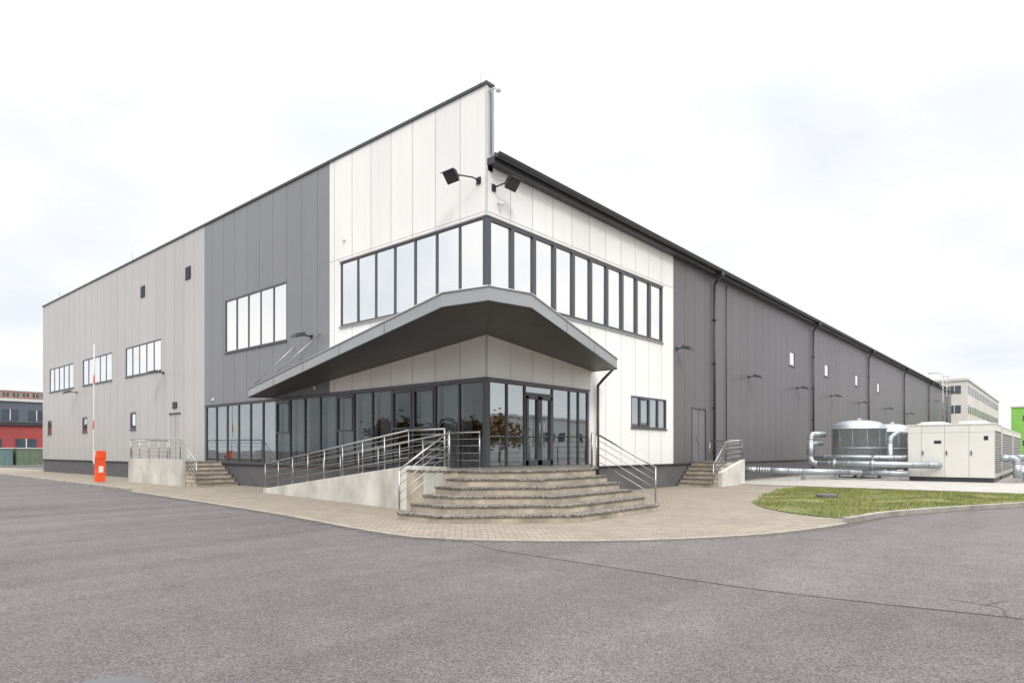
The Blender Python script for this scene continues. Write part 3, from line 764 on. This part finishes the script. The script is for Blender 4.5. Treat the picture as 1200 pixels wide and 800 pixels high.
# ================================================================= SURROUNDING BUILDINGS
def bldg(name, x0, x1, y0, y1, h, wcol, faces, floors=3, wh=1.4, acc=None, step=3.2):
    key = 'bm_'+name+str(len(M)); M[key] = mat(key, wcol, .7, var=.12, nscale=.3)
    kw = 'bw_'+name+str(len(M)); M[kw] = mat(kw, (.06, .08, .10), .12, var=.3, nscale=.8)
    mb = MB(); mb.box(x0, x1, y0, y1, 0, h, key)
    mb.box(x0-.2, x1+.2, y0-.2, y1+.2, h, h+.4, acc or 'ltrim')
    fh = h/floors
    for fl in range(floors):
        zc = fl*fh+fh*.55
        if 'y' in faces:
            x = x0+1
            while x+step*.8 < x1:
                mb.box(x, x+step*.62, y0-.05, y0-.01, zc-wh/2, zc+wh/2, kw); mb.box(x+step*.3, x+step*.33, y0-.09, y0-.055, zc-wh/2, zc+wh/2, 'wpaint'); x += step
        if 'Y' in faces:
            x = x0+1
            while x+step*.8 < x1:
                mb.box(x, x+step*.62, y1+.01, y1+.05, zc-wh/2, zc+wh/2, kw); x += step
        if 'x' in faces:
            y = y0+1
            while y+step*.8 < y1:
                mb.box(x0-.05, x0-.01, y, y+step*.62, zc-wh/2, zc+wh/2, kw); mb.box(x0-.09, x0-.055, y+step*.3, y+step*.33, zc-wh/2, zc+wh/2, 'wpaint'); y += step
        if 'X' in faces:
            y = y0+1
            while y+step*.8 < y1:
                mb.box(x1+.01, x1+.05, y, y+step*.62, zc-wh/2, zc+wh/2, kw); y += step
    mb.box(x0+(x1-x0)*.2, x0+(x1-x0)*.3, y0+2, y0+5, h+.4, h+2.0, 'ltrim')
    mb.obj(name)
bldg('office_building', 132, 205, 1.0, 40, 14.6, (.62, .59, .54), 'yx', 4, wh=1.5)
bldg('green_warehouse', 218, 260, -45, -1.0, 13.8, (.22, .50, .09), 'x', 2, wh=1.6)
q = W(-57, 72); bldg('red_shop_building', q[0]-22, q[0]+5, q[1], q[1]+14, 4.4, (.34, .06, .06), 'yX', 1, wh=1.0, acc='trim')
q = W(-72, 96); bldg('grey_office_building', q[0]-20, q[0]+9, q[1], q[1]+14, 8.8, (.10, .12, .15), 'yX', 2, wh=1.6, acc='ltrim')
q = W(-195, 255); bldg('brick_apartment_building', q[0]-60, q[0]+22, q[1], q[1]+15, 25.0, (.30, .19, .15), 'yX', 8, wh=1.5, acc='ltrim')
fc = MB(); q = W(-50, 60)
M['contA'] = mat('container_teal', (.13, .20, .21), .6); M['contB'] = mat('container_green', (.13, .18, .12), .6)
for k in range(8):
    x0 = q[0]-17+k*2.9
    fc.prism([(x0, q[1]), (x0+2.6, q[1]), (x0+2.6, q[1]+2), (x0, q[1]+2)], .15, 1.75, ('contA', 'contB')[k % 2])
    for j in range(6): fc.box(x0+.1+j*.45, x0+.2+j*.45, q[1]-.05, q[1]-.002, .2, 1.7, ('contA', 'contB')[k % 2])
    fc.box(x0-.05, x0+2.65, q[1]-.08, q[1]+2.05, 1.755, 1.85, 'ltrim')
fc.obj('waste_container')
bldg('warehouse', -20, 110, -78, -55, 7.0, (.55, .54, .52), 'Y', 1, wh=1.4)
bldg('depot_building', -120, -85, 10, 110, 6.5, (.45, .42, .40), 'X', 2, wh=1.4)

def tree(name, x, y, h, key):
    mb = MB(); top = Vector((x, y, h*.62))
    mb.tube((x, y, 0), top, .16, 'bark', 8, .07)
    limbs = []
    for k in range(9):
        a = random.uniform(0, math.tau); s_ = Vector((x, y, h*random.uniform(.25, .6)))
        e = s_+Vector((math.cos(a)*h*.26, math.sin(a)*h*.26, h*random.uniform(.1, .3))); mb.tube(s_, e, .06, 'bark', 6, .02); limbs.append(e)
    limbs.append(Vector((x, y, h*.8)))
    for k in range(1300):
        c = random.choice(limbs); r = h*.17
        p = c+Vector((random.gauss(0, r*.6), random.gauss(0, r*.6), random.gauss(0, r*.6)))
        u_ = Vector((random.uniform(-1, 1), random.uniform(-1, 1), random.uniform(-1, 1))).normalized()*random.uniform(.14, .28); v_ = u_.orthogonal()*.8
        mb.face([p-u_, p-v_, p+u_, p+v_], key)
    mb.obj(name)
for k in range(13):
    tree('deciduous_tree', -60+random.uniform(-5, 5), 0+k*7+random.uniform(-2, 2), random.uniform(6, 9), random.choice(['leafA', 'leafB', 'leafA']))
for k in range(4):
    tree('deciduous_tree', 0+k*17+random.uniform(-2, 2), -46, random.uniform(6, 8), random.choice(['leafA', 'leafB']))

# ================================================================= WORLD & SUN
world = bpy.data.worlds.new('World'); scene.world = world; world.use_nodes = True
t = NT(world); t.n.clear()
out = t.new('ShaderNodeOutputWorld')
SUN_AZ = (-0.55, -0.835); EL = math.radians(40)
sky = t.new('ShaderNodeTexSky', sky_type='NISHITA'); sky.sun_disc = False
sky.sun_elevation = EL; sky.sun_rotation = math.atan2(SUN_AZ[0], SUN_AZ[1]); sky.air_density = 1.2; sky.dust_density = 2.5
b1 = t.new('ShaderNodeBackground'); b1.inputs[1].default_value = 0.13; t.link(sky.outputs[0], b1.inputs[0])
tc = t.new('ShaderNodeTexCoord'); sp = t.new('ShaderNodeSeparateXYZ'); t.link(tc.outputs['Generated'], sp.inputs[0])
z = sp.outputs[2]
den = t.math('ADD', t.math('MAXIMUM', z, 0.0), 0.22)
cb = t.new('ShaderNodeCombineXYZ'); t.link(t.math('DIVIDE', sp.outputs[0], den), cb.inputs[0]); t.link(t.math('DIVIDE', sp.outputs[1], den), cb.inputs[1])
n1 = t.noise(cb.outputs[0], 0.8, 6, 0.5); n2 = t.noise(cb.outputs[0], 1.5, 5, 0.5)
zen = t.ramp(z, 0.40, 0.98, 0, 1)
zen = t.math('POWER', zen, 1.6)
lum = t.math('MULTIPLY', t.math('ADD', 1.06, t.math('MULTIPLY', zen, 3.9)), t.ramp(n2, 0.3, 0.7, 0.95, 1.05))
cl = t.new('ShaderNodeBackground'); t.link(lum, cl.inputs[1])
t.link(t.mix(t.ramp(n2, 0.35, 0.58), (0.885, 0.925, 0.985, 1), (1.0, 0.992, 0.985, 1)), cl.inputs[0])
ms = t.new('ShaderNodeMixShader'); t.link(t.ramp(n1, 0.32, 0.50, 0.78, 1.0), ms.inputs[0])
t.link(b1.outputs[0], ms.inputs[1]); t.link(cl.outputs[0], ms.inputs[2]); t.link(ms.outputs[0], out.inputs[0])

sd = bpy.data.lights.new('sun', 'SUN'); sd.energy = 1.5; sd.angle = math.radians(11); sd.color = (1.0, 0.945, 0.87)
so = bpy.data.objects.new('sun', sd); scene.collection.objects.link(so)
dirv = Vector((SUN_AZ[0]*math.cos(EL), SUN_AZ[1]*math.cos(EL), math.sin(EL)))
so.rotation_euler = dirv.to_track_quat('Z', 'Y').to_euler()

cam = bpy.data.cameras.new('camera'); co = bpy.data.objects.new('camera', cam); scene.collection.objects.link(co)
co.location = (CX, CY, 1.55); co.rotation_euler = (math.radians(90), 0, math.radians(40.6-90))
cam.sensor_width = 36; cam.lens = 22.74; cam.shift_y = 128/1200; cam.clip_end = 4000; cam.clip_start = .05
scene.camera = co
scene.view_settings.view_transform = 'Standard'; scene.view_settings.look = 'None'; scene.view_settings.exposure = 0
